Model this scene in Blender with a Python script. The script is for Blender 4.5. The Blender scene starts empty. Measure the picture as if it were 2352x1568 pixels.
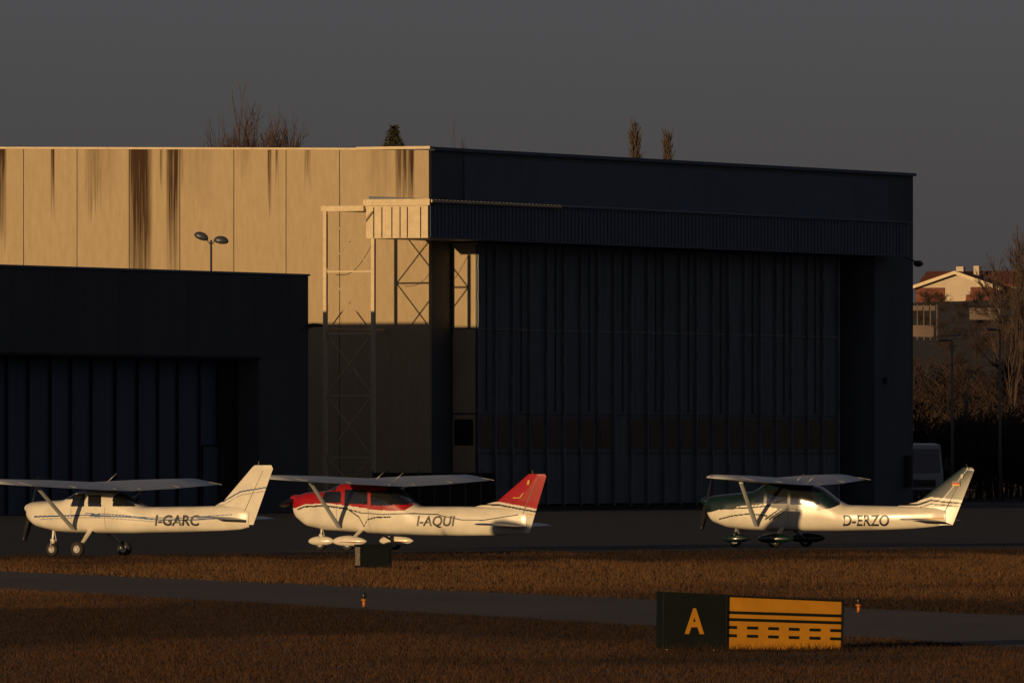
import bpy, math, random
import numpy as np
from mathutils import Vector, Matrix
random.seed(7); rng=np.random.default_rng(7)
F=26133.0; H=2.6; YH=1050.0
S=bpy.context.scene
def sx(px,D): return (px-1176.0)/F*D
def sz(py,D): return H+(YH-py)/F*D
def gd(py): return F*H/(py-YH)
# ------------------------------------------------------------ materials
def newmat(name):
    m=bpy.data.materials.new(name); m.use_nodes=True
    nt=m.node_tree; b=nt.nodes['Principled BSDF']
    return m,nt,b
def mat(name,c1,c2=None,scale=3.0,rough=0.6,metal=0.0,bump=0.0,stretch=(1,1,1),coat=0.0,bscale=None,spec=0.5,detail=5):
    m,nt,b=newmat(name)
    b.inputs['Roughness'].default_value=rough; b.inputs['Metallic'].default_value=metal
    b.inputs['Specular IOR Level'].default_value=spec
    b.inputs['Coat Weight'].default_value=coat; b.inputs['Coat Roughness'].default_value=0.12
    if c2 is None: c2=tuple(x*0.8 for x in c1)
    tc=nt.nodes.new('ShaderNodeTexCoord'); mp=nt.nodes.new('ShaderNodeMapping'); mp.inputs['Scale'].default_value=stretch
    nz=nt.nodes.new('ShaderNodeTexNoise'); nz.inputs['Scale'].default_value=scale; nz.inputs['Detail'].default_value=detail
    nz.inputs['Roughness'].default_value=0.65
    cr=nt.nodes.new('ShaderNodeValToRGB'); cr.color_ramp.elements[0].position=0.35; cr.color_ramp.elements[1].position=0.68
    cr.color_ramp.elements[0].color=(*c1,1); cr.color_ramp.elements[1].color=(*c2,1)
    nt.links.new(tc.outputs['Object'],mp.inputs[0]); nt.links.new(mp.outputs[0],nz.inputs['Vector'])
    nt.links.new(nz.outputs[0],cr.inputs[0]); nt.links.new(cr.outputs[0],b.inputs['Base Color'])
    if bump>0:
        n2=nt.nodes.new('ShaderNodeTexNoise'); n2.inputs['Scale'].default_value=bscale or scale*3; n2.inputs['Detail'].default_value=6
        bp=nt.nodes.new('ShaderNodeBump'); bp.inputs['Strength'].default_value=bump; bp.inputs['Distance'].default_value=0.05
        nt.links.new(mp.outputs[0],n2.inputs['Vector']); nt.links.new(n2.outputs[0],bp.inputs['Height']); nt.links.new(bp.outputs[0],b.inputs['Normal'])
    return m
M={}
M['white']=mat('aircraft_white_paint',(.70,.66,.56),(.56,.52,.43),1.6,.30,coat=.35)
M['wingp']=mat('wing_paint_skylit',(.50,.53,.55),(.42,.45,.47),1.6,.4,coat=.1)  # blue-grey puts sky-only light into the colour of the white wings
M['red']=mat('red_paint',(.34,.008,.011),(.26,.007,.009),2,.3,coat=.3)
M['green']=mat('dark_green_paint',(.005,.018,.017),(.004,.013,.012),2,.25,coat=.4)
M['black']=mat('black_paint',(.010,.010,.011),(.016,.016,.016),3,.4)
M['blue']=mat('blue_stripe_paint',(.03,.08,.2),(.025,.07,.18),3,.35)
M['greyp']=mat('grey_paint',(.28,.28,.27),(.34,.34,.33),3,.4)
M['glass']=mat('dark_glass',(.008,.009,.010),(.012,.013,.014),3,.04,coat=.6,spec=.7)
M['rubber']=mat('rubber',(.014,.013,.013),(.022,.02,.02),8,.8)
M['metal']=mat('brushed_metal',(.45,.44,.42),(.3,.3,.29),8,.4,metal=.7)
M['gold']=mat('gold_mark',(.6,.36,.06),(.5,.3,.05),8,.5)
M['flagr']=mat('flag_red',(.5,.02,.01),None,5,.5)
M['flagy']=mat('flag_gold',(.75,.42,.02),None,5,.5)
M['facade']=mat('hangar_facade_paint',(.085,.098,.110),(.052,.063,.074),.35,.7,stretch=(1,1,.5))
M['facadeblue']=mat('hangar_blue_cladding',(.075,.105,.16),(.052,.076,.12),.4,.6,stretch=(1,1,.4))
M['canopyblue']=mat('canopy_corrugated',(.085,.112,.165),(.058,.08,.125),1.2,.55,stretch=(3,3,.3))
M['door']=mat('hangar_door_paint',(.105,.122,.135),(.055,.068,.078),.6,.6,stretch=(2.2,2.2,.25))
M['doorrib']=mat('door_rib',(.03,.036,.042),(.055,.062,.07),3,.6,stretch=(1,1,.6))
M['doorlight']=mat('door_hinge_steel',(.17,.18,.195),(.07,.078,.086),1.2,.5,stretch=(1,1,.4))
M['doorwin']=mat('door_window',(.012,.011,.011),(.035,.025,.018),.45,.15)
M['doorwin2']=mat('brown_blind',(.07,.038,.025),(.05,.03,.02),.9,.6)  # even brown, set in some of the door windows
M['dark']=mat('dark_interior',(.008,.008,.009),(.012,.012,.012),1,.9)
M['cream']=mat('cream_steel',(.60,.49,.31),(.48,.38,.24),3,.55)
M['returnp']=mat('door_return_paint',(.40,.31,.19),(.32,.25,.16),1,.7,stretch=(1,1,.4))
M['bluedoor']=mat('small_hangar_door',(.045,.075,.13),(.03,.05,.09),.5,.6,stretch=(2,2,.3))
M['smallwall']=mat('small_hangar_wall',(.075,.08,.088),(.055,.06,.068),.3,.8,stretch=(1,1,.4))
M['teal']=mat('roof_trim',(.10,.17,.22),(.08,.13,.17),1,.5)
M['roof']=mat('flat_roof',(.08,.08,.08),(.12,.12,.12),.5,.9)
M['lampm']=mat('lamp_metal',(.07,.08,.095),(.05,.055,.065),4,.4,metal=.3)
M['yellow']=mat('sign_yellow',(.42,.185,.010),(.34,.15,.009),2.5,.5,spec=.3)
M['orange']=mat('orange_base',(.45,.14,.012),(.36,.11,.01),10,.5)
M['signblack']=mat('sign_black',(.0035,.006,.006),(.006,.009,.008),3,.6,spec=.15)
M['bark']=mat('bark',(.055,.038,.03),(.085,.06,.045),2,.9)
M['twig']=mat('winter_twigs',(.045,.03,.026),(.07,.043,.036),1,.9)
M['poplar']=mat('poplar_twigs',(.065,.05,.045),(.05,.038,.035),1,.9)
M['birch']=mat('birch_bark',(.22,.2,.18),(.1,.09,.08),3,.8)
M['conif']=mat('conifer_foliage',(.018,.022,.014),(.04,.038,.022),1,.9)
M['bush']=mat('brush_twigs',(.032,.016,.011),(.02,.012,.009),.15,.9)
M['hwall']=mat('house_plaster',(.50,.42,.31),(.42,.35,.27),.6,.8)
M['hroof']=mat('clay_roof',(.15,.04,.02),(.10,.03,.016),1.5,.8)
M['pole']=mat('pole_galvanised',(.2,.16,.15),(.14,.12,.11),3,.6)
M['truckp']=mat('truck_white',(.5,.54,.56),(.42,.46,.48),2,.4)
# ------------------------------------------------------------ mesh builder
class MB:
    def __init__(s): s.v=[];s.f=[];s.m=[];s.mats=[]
    def mi(s,k):
        if k not in s.mats: s.mats.append(k)
        return s.mats.index(k)
    def add(s,vs,fs,k):
        o=len(s.v); s.v+= [tuple(p) for p in vs]; i=s.mi(k)
        for f in fs: s.f.append(tuple(o+q for q in f)); s.m.append(i)
    def hexa(s,c,k):
        s.add(c,[(3,2,1,0),(4,5,6,7),(0,1,5,4),(1,2,6,5),(2,3,7,6),(3,0,4,7)],k)
    def box(s,x0,x1,y0,y1,z0,z1,k):
        s.hexa([(x0,y0,z0),(x1,y0,z0),(x1,y1,z0),(x0,y1,z0),(x0,y0,z1),(x1,y0,z1),(x1,y1,z1),(x0,y1,z1)],k)
    def tube(s,a,b,r0,r1,k,n=6,cap=True,sq=1.0,up=None):
        a=Vector(a);b=Vector(b);d=(b-a)
        if d.length<1e-6: return
        d.normalize(); t=Vector((0,0,1)) if abs(d.z)<.9 else Vector((1,0,0))
        if up is not None: t=Vector(up)
        u=d.cross(t).normalized(); w=d.cross(u)
        vs=[];
        for p,r in((a,r0),(b,r1)):
            for i in range(n):
                q=2*math.pi*i/n; vs.append(p+u*(r*math.cos(q)*sq)+w*(r*math.sin(q)))
        fs=[(i,(i+1)%n,n+(i+1)%n,n+i) for i in range(n)]
        if cap: fs+=[tuple(range(n))[::-1],tuple(range(n,2*n))]
        s.add(vs,fs,k)
    def ell(s,c,rx,ry,rz,k,nu=16,nv=10,fn=None,rot=None):
        vs=[];fs=[]
        for j in range(nv+1):
            th=math.pi*j/nv
            for i in range(nu):
                ph=2*math.pi*i/nu
                p=Vector((-math.cos(th),math.sin(th)*math.cos(ph),math.sin(th)*math.sin(ph)))
                if fn: p=Vector(fn(p))
                p=Vector((p.x*rx,p.y*ry,p.z*rz))
                if rot: p=rot@p
                vs.append(p+Vector(c))
        for j in range(nv):
            for i in range(nu):
                a=j*nu+i;b=j*nu+(i+1)%nu
                fs.append((a,b,b+nu,a+nu))
        s.add(vs,fs,k)
    def obj(s,name,parent=None,smooth=False,loc=None,rotz=0,sharp=None):
        me=bpy.data.meshes.new(name); me.from_pydata(s.v,[],s.f); me.update()
        for k in s.mats: me.materials.append(M[k])
        me.polygons.foreach_set('material_index',s.m)
        if smooth: me.polygons.foreach_set('use_smooth',[True]*len(s.f))
        if sharp: 
            me.set_sharp_from_angle(angle=math.radians(sharp))
        o=bpy.data.objects.new(name,me); S.collection.objects.link(o)
        if parent: o.parent=parent
        if loc: o.location=loc
        if rotz: o.rotation_euler[2]=rotz
        return o
def empty(name,loc=(0,0,0),rz=0):
    e=bpy.data.objects.new(name,None); e.empty_display_size=.5; S.collection.objects.link(e); e.location=loc; e.rotation_euler[2]=rz
    return e
# ------------------------------------------------------------ camera, sun, sky
cd=bpy.data.cameras.new('camera'); cam=bpy.data.objects.new('camera',cd); S.collection.objects.link(cam)
cd.sensor_width=36; cd.lens=36*F/2352.0; cd.clip_start=1; cd.clip_end=12000
cam.location=(0,0,H); cam.rotation_euler=(math.radians(90),0,0); cd.shift_y=(YH-784)/2352.0
S.camera=cam
AZ=math.radians(31); EL=math.radians(4.2)
ld=bpy.data.lights.new('sun','SUN'); ld.energy=3.5; ld.angle=math.radians(.5); ld.color=(1,.65,.31)
lo=bpy.data.objects.new('sun',ld); S.collection.objects.link(lo)
dirv=Vector((math.sin(AZ)*math.cos(EL),math.cos(AZ)*math.cos(EL),-math.sin(EL)))
lo.rotation_euler=dirv.to_track_quat('-Z','Y').to_euler(); lo.location=(-60,-60,60)
w=bpy.data.worlds.new('World'); S.world=w; w.use_nodes=True; nt=w.node_tree
bg=nt.nodes['Background']; sk=nt.nodes.new('ShaderNodeTexSky'); sk.sky_type='NISHITA'; sk.sun_disc=False
sk.sun_elevation=EL; sk.sun_rotation=math.radians(180)+AZ; sk.air_density=1.0; sk.dust_density=.6; sk.ozone_density=3.5
hs=nt.nodes.new('ShaderNodeHueSaturation'); hs.inputs['Saturation'].default_value=.22
tint=nt.nodes.new('ShaderNodeMixRGB'); tint.blend_type='MULTIPLY'; tint.inputs[0].default_value=1; tint.inputs[2].default_value=(1.0,.945,1.07,1)
nt.links.new(sk.outputs[0],hs.inputs['Color']); nt.links.new(hs.outputs[0],tint.inputs[1]); nt.links.new(tint.outputs[0],bg.inputs[0]); bg.inputs[1].default_value=.045
S.view_settings.view_transform='Standard'; S.view_settings.look='None'; S.view_settings.exposure=0
# ------------------------------------------------------------ ground
M['soil']=mat('dry_ground',(.04,.022,.012),(.025,.014,.009),.25,.95,bump=.6,bscale=4)
M['asphalt']=mat('asphalt',(.026,.027,.030),(.037,.037,.040),.3,.85,bump=.15,bscale=20,spec=.2)
M['road']=mat('taxiway_asphalt',(.10,.083,.072),(.065,.056,.05),.25,.85,bump=.1,bscale=20,stretch=(1,.3,1),spec=.3)
g=MB(); g.add([(-5000,-500,0),(5000,-500,0),(5000,9000,0),(-5000,9000,0)],[(0,1,2,3)],'soil'); g.obj('ground')
ap=MB(); ap.add([(-120,270,.004),(-13.3,297,.004),(14.6,322,.004),(60,350,.004),(60,690,.004),(-120,690,.004)],[(0,1,2,3,4,5)],'asphalt'); ap.obj('apron')
def lx(y,p,q): return p[0]+(y-p[1])*(q[0]-p[0])/(q[1]-p[1])
U0,U1=(-11.65,259),(8.4,186); L0,L1=(-10.2,226),(7.0,156)
rd=MB(); ys=[300,259,222,186,150,90]
vs=[(lx(y,U0,U1),y,.006) for y in ys]+[(lx(y-33,L0,L1),y-33,.006) for y in ys]
rd.add(vs,[(i+1,i,i+6,i+7) for i in range(5)],'road'); rd.obj('taxiway_road')
# grass
gm,nt,b=newmat('dry_grass'); M['grass']=gm
b.inputs['Roughness'].default_value=.85; b.inputs['Specular IOR Level'].default_value=.2
tc=nt.nodes.new('ShaderNodeTexCoord')
def nz(scale,detail,st=(1,1,1)):
    mp=nt.nodes.new('ShaderNodeMapping'); mp.inputs['Scale'].default_value=st
    n=nt.nodes.new('ShaderNodeTexNoise'); n.inputs['Scale'].default_value=scale; n.inputs['Detail'].default_value=detail
    nt.links.new(tc.outputs['Object'],mp.inputs[0]); nt.links.new(mp.outputs[0],n.inputs['Vector']); return n
na=nz(.12,4,(1,.45,0)); nb=nz(3,4)
sp=nt.nodes.new('ShaderNodeSeparateXYZ'); nt.links.new(tc.outputs['Object'],sp.inputs[0])
def mth(op,a,bv=None,clamp=False):
    n=nt.nodes.new('ShaderNodeMath'); n.operation=op; n.use_clamp=clamp
    for i,vv in enumerate((a,bv)):
        if vv is None: continue
        if isinstance(vv,(int,float)): n.inputs[i].default_value=vv
        else: nt.links.new(vv,n.inputs[i])
    return n.outputs[0]
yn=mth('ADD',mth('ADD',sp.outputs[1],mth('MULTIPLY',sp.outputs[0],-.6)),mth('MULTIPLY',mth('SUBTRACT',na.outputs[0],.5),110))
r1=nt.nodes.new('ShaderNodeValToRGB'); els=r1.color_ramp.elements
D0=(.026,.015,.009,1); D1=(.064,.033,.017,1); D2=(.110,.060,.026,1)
stops=[(100,D1),(148,D1),(162,D0),(196,D0),(206,D1),(232,D2),(272,D2),(286,D1),(294,D0)]  # dark stops paint cast-shadow bands into the grass colour, light stops sunlit strips
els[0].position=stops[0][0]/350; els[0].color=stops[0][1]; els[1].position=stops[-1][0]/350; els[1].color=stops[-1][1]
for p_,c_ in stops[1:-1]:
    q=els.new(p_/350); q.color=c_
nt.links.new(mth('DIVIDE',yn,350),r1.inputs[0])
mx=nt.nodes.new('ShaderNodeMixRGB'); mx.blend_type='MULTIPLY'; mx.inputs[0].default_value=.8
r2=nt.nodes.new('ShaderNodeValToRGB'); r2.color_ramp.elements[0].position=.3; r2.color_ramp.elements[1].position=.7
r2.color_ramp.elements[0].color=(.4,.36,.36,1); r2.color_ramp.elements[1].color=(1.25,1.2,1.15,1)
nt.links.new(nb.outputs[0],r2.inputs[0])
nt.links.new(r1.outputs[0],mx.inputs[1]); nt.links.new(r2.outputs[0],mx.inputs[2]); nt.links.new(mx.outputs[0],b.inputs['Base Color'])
def trimesh(name,V,k):
    n=len(V); me=bpy.data.meshes.new(name); me.vertices.add(n); me.vertices.foreach_set('co',V.astype(np.float32).ravel())
    me.loops.add(n); me.loops.foreach_set('vertex_index',np.arange(n,dtype=np.int32))
    me.polygons.add(n//3); me.polygons.foreach_set('loop_start',np.arange(0,n,3,dtype=np.int32)); me.polygons.foreach_set('loop_total',np.full(n//3,3,dtype=np.int32))
    me.update(calc_edges=True); me.materials.append(M[k]); o=bpy.data.objects.new(name,me); S.collection.objects.link(o); return o
def blades(x,y,hmin,hmax,wd):
    n=len(x); hh=rng.uniform(hmin,hmax,n)*rng.uniform(.5,1,n); an=rng.uniform(0,2*np.pi,n); ww=rng.uniform(.5,1.2,n)*wd
    lean=rng.normal(0,.5,(n,2))*hh[:,None]
    V=np.zeros((n,3,3)); V[:,0,0]=x-np.cos(an)*ww; V[:,0,1]=y-np.sin(an)*ww; V[:,1,0]=x+np.cos(an)*ww; V[:,1,1]=y+np.sin(an)*ww
    V[:,2,0]=x+lean[:,0]; V[:,2,1]=y+lean[:,1]; V[:,2,2]=hh
    return V.reshape(-1,3)
def lump(x,y): return .5+.5*np.sin(x*1.7+y*.31)*np.sin(y*.23-x*.6+1.2)
n=420000; y=112+ (230-112)*rng.random(n); x=(rng.random(n)*2-1)*(y*.045+3)
low=lx(y,L0,L1); keep=(x<low-.1-np.abs(rng.normal(0,.12,n)))
A=blades(x[keep],y[keep],.02,.085,.008)
A[2::3,2]*=(.6+.7*lump(x[keep]*.8+3,y[keep]*1.3))
n=300000; y=176+(330-176)*rng.random(n); x=(rng.random(n)*2-1)*(y*.045+4)
up=lx(y,U0,U1); edge=297+(x+13.3)*(25/27.9)
keep=(x>up+.1+np.abs(rng.normal(0,.15,n)))&(y<edge+rng.normal(0,.6,n))
hk=lump(x[keep],y[keep])
B=blades(x[keep],y[keep],.04,.15,.014)
B[2::3,2]*=(.5+.8*hk)
n=45000; y=100+ (240-100)*rng.random(n); x=(rng.random(n)*2-1)*(y*.045+4); keep=(x<lx(y,L0,L1)-.2)
C_=blades(x[keep],y[keep],.08,.16,.004)
# taller weeds round the sign foot
n=900; x=1.95+rng.random(n)*2.6; y=152.4+ (x-2.0)*.28-rng.random(n)*.7
E_=blades(x,y,.05,.2,.005)
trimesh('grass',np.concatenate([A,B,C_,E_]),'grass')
# ------------------------------------------------------------ main hangar
Cx,Cy=-4.14,566.0; TH=math.atan2(52.6,25.82)
hangar=empty('large_hangar',(Cx,Cy,0),TH)
e1=(math.cos(TH),math.sin(TH)); e2=(-e1[1],e1[0])
def t_of(px):
    k=(px-1176)/F; return (Cx-k*Cy)/(-e2[0]+k*e2[1])
def z_of(px,py): return sz(py,Cy+e2[1]*t_of(px))
wm,nt,b=newmat('lit_concrete_wall'); M['wall']=wm; b.inputs['Roughness'].default_value=.85; b.inputs['Specular IOR Level'].default_value=.2
tc=nt.nodes.new('ShaderNodeTexCoord'); sp=nt.nodes.new('ShaderNodeSeparateXYZ')
dn=nt.nodes.new('ShaderNodeTexNoise'); dn.inputs['Scale'].default_value=1.0; dn.inputs['Detail'].default_value=4
dm=nt.nodes.new('ShaderNodeMapping'); dm.inputs['Scale'].default_value=(1,9,.25)
nt.links.new(tc.outputs['Object'],sp.inputs[0]); nt.links.new(tc.outputs['Object'],dm.inputs[0]); nt.links.new(dm.outputs[0],dn.inputs['Vector'])
dnm=mth('SUBTRACT',dn.outputs[0],.5)
yy=sp.outputs[1]; zz=mth('ADD',sp.outputs[2],mth('MULTIPLY',dnm,5.0))
tot=None
for (pc,hw,yt,yb,stg) in [(322,29,352,760,1.35),(330,14,352,680,1.3),(397,16,352,660,1.25),(4,12,350,560,1.1),(121,5,350,500,1.0),(619,5,355,480,1.0),(636,4,355,430,.9),(706,8,358,430,.65),(916,9,355,480,.95),(929,7,355,470,1.1),(944,9,355,500,1.0),(417,5,350,450,.6),(370,4,350,420,.7),(306,7,352,560,.9),(215,22,415,480,.45),(455,40,340,480,.2),(870,30,340,460,.25),(560,20,340,400,.25),(240,30,340,470,.25)]:
    t=t_of(pc); hwm=hw/44.0; zt_=z_of(pc,yt); zb=z_of(pc,yb)
    dx=mth('DIVIDE',mth('ABSOLUTE',mth('SUBTRACT',yy,t)),hwm)
    hor=mth('SUBTRACT',1.25,mth('MULTIPLY',dx,dx),True)
    ver=mth('POWER',mth('DIVIDE',mth('SUBTRACT',zz,zb),zt_-zb,True),.6)
    stn=mth('MULTIPLY',mth('MULTIPLY',hor,ver),stg)
    tot=stn if tot is None else mth('MAXIMUM',tot,stn)
tot=mth('MULTIPLY',tot,mth('ADD',.88,mth('MULTIPLY',dnm,1.5)),True)
base=nt.nodes.new('ShaderNodeValToRGB'); base.color_ramp.elements[0].position=.3; base.color_ramp.elements[1].position=.7
base.color_ramp.elements[0].color=(.33,.255,.155,1); base.color_ramp.elements[1].color=(.43,.34,.215,1)
fn=nt.nodes.new('ShaderNodeTexNoise'); fn.inputs['Scale'].default_value=1.6; fn.inputs['Detail'].default_value=9; fn.inputs['Roughness'].default_value=.8
fm=nt.nodes.new('ShaderNodeMapping'); fm.inputs['Scale'].default_value=(1,2.2,.5); nt.links.new(tc.outputs['Object'],fm.inputs[0]); nt.links.new(fm.outputs[0],fn.inputs['Vector'])
nt.links.new(fn.outputs[0],base.inputs[0])
mxx=nt.nodes.new('ShaderNodeMixRGB'); nt.links.new(tot,mxx.inputs[0]); nt.links.new(base.outputs[0],mxx.inputs[1]); mxx.inputs[2].default_value=(.045,.022,.010,1)
nt.links.new(mxx.outputs[0],b.inputs['Base Color'])
ZT=17.87; Lf=58.6; Dp=50.0
def zt(t): return ZT+.0145*t
b_=MB()
seams=[t_of(p) for p in (780,657,537,413,297,177,54)]
pit=(seams[-1]-seams[0])/(len(seams)-1)
edges=[0.0]+seams
while edges[-1]+pit<Dp: edges.append(edges[-1]+pit)
edges.append(Dp)
for i in range(len(edges)-1):
    a,c=edges[i],edges[i+1]
    a2=a+(.02 if i else 0); 
    b_.hexa([(0,a2,0),(.3,a2,0),(.3,c-.02,0),(0,c-.02,0),(0,a2,zt(a2)),(.3,a2,zt(a2)),(.3,c-.02,zt(c)),(0,c-.02,zt(c))],'wall')
b_.obj('side_wall',hangar)
c_=MB()
c_.box(.06,.28,.02,Dp-.02,0,17.8,'dark')
c_.obj('wall_joint_backing',hangar)
d_=MB()
d_.hexa([(-.08,4.0,zt(4)),(.35,4.0,zt(4)),(.35,Dp,zt(Dp)),(-.08,Dp,zt(Dp)),(-.08,4.0,zt(4)+.1),(.35,4.0,zt(4)+.1),(.35,Dp,zt(Dp)+.1),(-.08,Dp,zt(Dp)+.1)],'cream')
d_.box(-.12,.35,-.12,3.997,ZT+.06,ZT+.2,'cream')
d_.obj('coping',hangar)
f_=MB()
f_.box(.302,Lf,.0,.3,14.0,ZT,'facade')
f_.box(3.9,Lf-3.2,-.06,-.003,15.4,ZT-.25,'facadeblue')
f_.box(.302,2.5,.0,.3,0,13.997,'facade')
f_.box(54.0,Lf,.0,.3,0,13.997,'facade')
f_.box(Lf+.003,Lf+.3,0,Dp,0,ZT,'facade')
f_.box(.31,Lf,Dp-.3,Dp-.01,0,ZT,'facade')
f_.box(.31,Lf,.31,Dp-.31,ZT-.35,ZT-.1,'roof')
f_.box(.36,Lf+.4,-.16,.34,ZT+.003,ZT+.17,'facadeblue')
f_.box(49.4,53.9,-2.0,-.003,0,13.3,'facade')
f_.box(50.6,51.0,-2.2,-2.003,6.6,6.9,'black')
f_.box(53.3,53.75,-2.25,-2.003,1.0,2.7,'dark')
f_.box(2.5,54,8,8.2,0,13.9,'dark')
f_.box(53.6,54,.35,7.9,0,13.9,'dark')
f_.obj('facade_walls',hangar)
# doors
dr=MB(); a0,a1=2.5,45.85; npn=22; dw=(a1-a0)/npn
dr.box(a0+.005,a1,-1.42,-.003,0.25,13.3,'door')
dr.box(a0-.04,a0,-1.5,.0,.25,13.3,'returnp')
dr.box(a0-.06,a0-.043,-1.25,-.2,3.2,4.5,'doorwin')
for zb in(4.75,9.0): dr.box(a0-.07,a0-.043,-1.5,-.02,zb,zb+.08,'doorrib')
for yv in(-1.5,-.12): dr.box(a0-.09,a0-.043,yv,yv+.1,.3,13.2,'doorrib')
rr=random.Random(9)
for i in range(npn+1):
    x=a0+i*dw
    dr.box(x-.045,x+.045,-1.42-.13,-1.423,.15,13.25,'doorlight')
    dr.box(x+.05,x+.13,-1.44,-1.423,.2,13.2,'dark')
    if i<npn:
        dr.box(x+.32,x+dw-.3,-1.445,-1.423,3.05,4.62,'doorwin')
        if rr.random()<.35: dr.box(x+.42,x+dw-.7,-1.452,-1.447,3.3,4.2,'doorwin2')
        dr.box(x+.16,x+dw-.1,-1.46,-1.423,8.95,9.06,'doorlight')
        dr.box(x+.16,x+dw-.1,-1.46,-1.423,4.75,4.81,'doorrib')
        dr.box(x+.16,x+dw-.1,-1.46,-1.423,2.8,2.87,'doorrib')
        if i%2==0: dr.box(x+dw*.55-.02,x+dw*.55+.02,-1.48,-1.423,4.9,13.2,'doorrib')
        for zc in np.arange(1.2,13,1.55):
            dr.box(x-.09,x-.05,-1.56,-1.44,zc,zc+.3,'doorlight')
xp=a0+8*dw; dr.box(xp+.25,xp+1.3,-1.48,-1.447,.3,4.7,'door'); dr.box(xp+.2,xp+.25,-1.5,-1.447,.3,4.75,'doorlight'); dr.box(xp+1.3,xp+1.35,-1.5,-1.447,.3,4.75,'doorlight')
dr.box(0.4,54,-1.75,-1.2,0.01,.15,'dark')
dr.obj('sliding_doors',hangar)
cn=MB(); x0=-6.5; zb,ztp=13.37,15.15
cn.box(x0+.05,51.2,-3.2,-.003 ,zb,ztp-.003,'canopyblue')
cn.box(x0,x0+.047,-3.2,.2,zb,ztp,'cream')
cn.box(x0+.05,-.01,.0,.2,zb,ztp-.003,'cream')
for p in (.22,.95,1.35,1.8,2.35,2.8): cn.box(x0-.02,x0-.003,-3.2+p+.15,-3.2+p+.2,zb+.02,ztp-.25,'dark')
cn.hexa([(x0-.1,-3.35,ztp),(51.3,-3.35,ztp),(51.3,.0,ztp+.0),(x0-.1,.0,ztp+.0),(x0-.1,-3.35,ztp+.09),(51.3,-3.35,ztp+.09),(51.3,-.004,ztp+.3),(x0-.1,-.004,ztp+.3)],'canopyblue')
cn.box(x0-.13,x0-.103,-3.36,.3,ztp-.18,ztp+.14,'cream')
x=x0+.2
while x<51.1:
    cn.box(x,x+.09,-3.24,-3.203,zb+.06,ztp-.06,'canopyblue'); x+=.42
x=x0
while x<8: 
    cn.box(x,x+.3,-3.44,-3.353,ztp-.03,ztp+.1,'cream'); x+=.42
cn.box(x0,51.2,-3.27,-3.243,zb-.02,zb+.05,'facadeblue')
cn.obj('door_canopy',hangar)
tw=MB(); xt=-6.6
ya,yb2=-.25,2.4
for yv in (ya,yb2):
    tw.box(xt-.09,xt+.09,yv-.09,yv+.09,0,(13.36 if yv==ya else 15.0),'cream')
tw.box(xt-.1,xt+.1,.25,yb2+.2,14.72,14.98,'cream')
tw.box(xt+.12,-.003,yb2-.08,yb2+.08,14.75,14.93,'cream')
tw.box(xt+.12,-.003,yb2-.06,yb2+.06,8.9,9.0,'cream')
lev=[14.7,11.75,8.7,5.65,2.6,.1]
for i in range(5):
    zA,zB=lev[i],lev[i+1]
    tw.box(xt-.04,xt+.04,ya+.093,yb2-.093,zB-.04,zB+.04,'cream')
    tw.tube((xt-.05,ya+.05,zA),(xt-.05,yb2-.05,zB),.035,.035,'cream',4)
    tw.tube((xt+.05,ya+.05,zB),(xt+.05,yb2-.05,zA),.035,.035,'cream',4)
pts=[Vector((xt+.2,-.2,13.3)).lerp(Vector((xt+.2,1.9,11.6)),k/10)-Vector((0,0,1.0*math.sin(math.pi*k/10)*.6)) for k in range(11)]
for k in range(10): tw.tube(pts[k],pts[k+1],.015,.015,'black',4)
tw.obj('outrigger_truss',hangar)
fl=MB(); fl.tube((51.25,-2.8,13.4),(51.9,-3.3,13.1),.05,.05,'lampm'); fl.ell((52.0,-3.4,13.0),.35,.25,.18,'black'); fl.obj('flood_light',hangar,True)
# ------------------------------------------------------------ small hangar
sh=empty('small_hangar',(-9.67,540.0,0),TH)
q=MB(); HT=11.2
q.box(-5.07,0,0,1.6,0,7.27,'smallwall')
q.box(-70,0,0,.4,7.273,HT,'smallwall')
q.box(-70,0,.402,1.6,7.9,8.3,'smallwall')
q.box(-.4,0,1.603,45,0,HT,'smallwall')
q.box(-.4,0,.403,1.6,8.303,HT,'smallwall')
q.box(-70.4,-70.003,0,45,0,HT,'smallwall')
q.box(-70,-.403,44.6,45,0,HT,'smallwall')
q.box(-70,-.41,.41,44.5,HT-.4,HT-.15,'roof')
q.box(-70,.06,-.08,.46,HT+.003,HT+.09,'teal')
q.box(-70,-5.07,-.1,-.003,7.2,7.32,'dark')
for xx in np.arange(-70,0,3.4): q.box(xx,xx+.03,-.008,-.002,7.35,HT-.02,'smallwall')
q.obj('walls',sh)
q=MB()
q.box(-70,-5.08,1.3,1.5,0,7.9,'bluedoor')
q.box(-6.9,-5.08,1.1,1.297,0,7.8,'dark')
def xs_of(px,off=0):
    k=(px-1176)/F
    X0=-9.67+off*e2[0]; Y0=540+off*e2[1]
    return (k*Y0-X0)/(e1[0]-k*e1[1])
for p in (18,67,118,165,212,267,318,365,410,460,505,553,-30,-80,-130):
    xx=xs_of(p,1.2); q.box(xx-.05,xx+.05,1.2,1.297,0,7.8,'dark')
xx=xs_of(460,1.2); q.box(xx+.3,xx+1.9,1.26,1.297,.1,3.2,'dark'); q.box(xx+.37,xx+1.83,1.22,1.257,.1,3.1,'bluedoor')
q.obj('door',sh)
q=MB(); q.tube((-.6,-.01,8.65),(-.1,-.3,8.8),.04,.04,'lampm'); q.ell((.0,-.35,8.84),.42,.18,.12,'black',fn=lambda p:(p.x,p.y,p.z if p.z>0 else p.z*.5),rot=Matrix.Rotation(-1.1,3,'Z')); q.obj('wall_lamp',sh,True)
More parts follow.
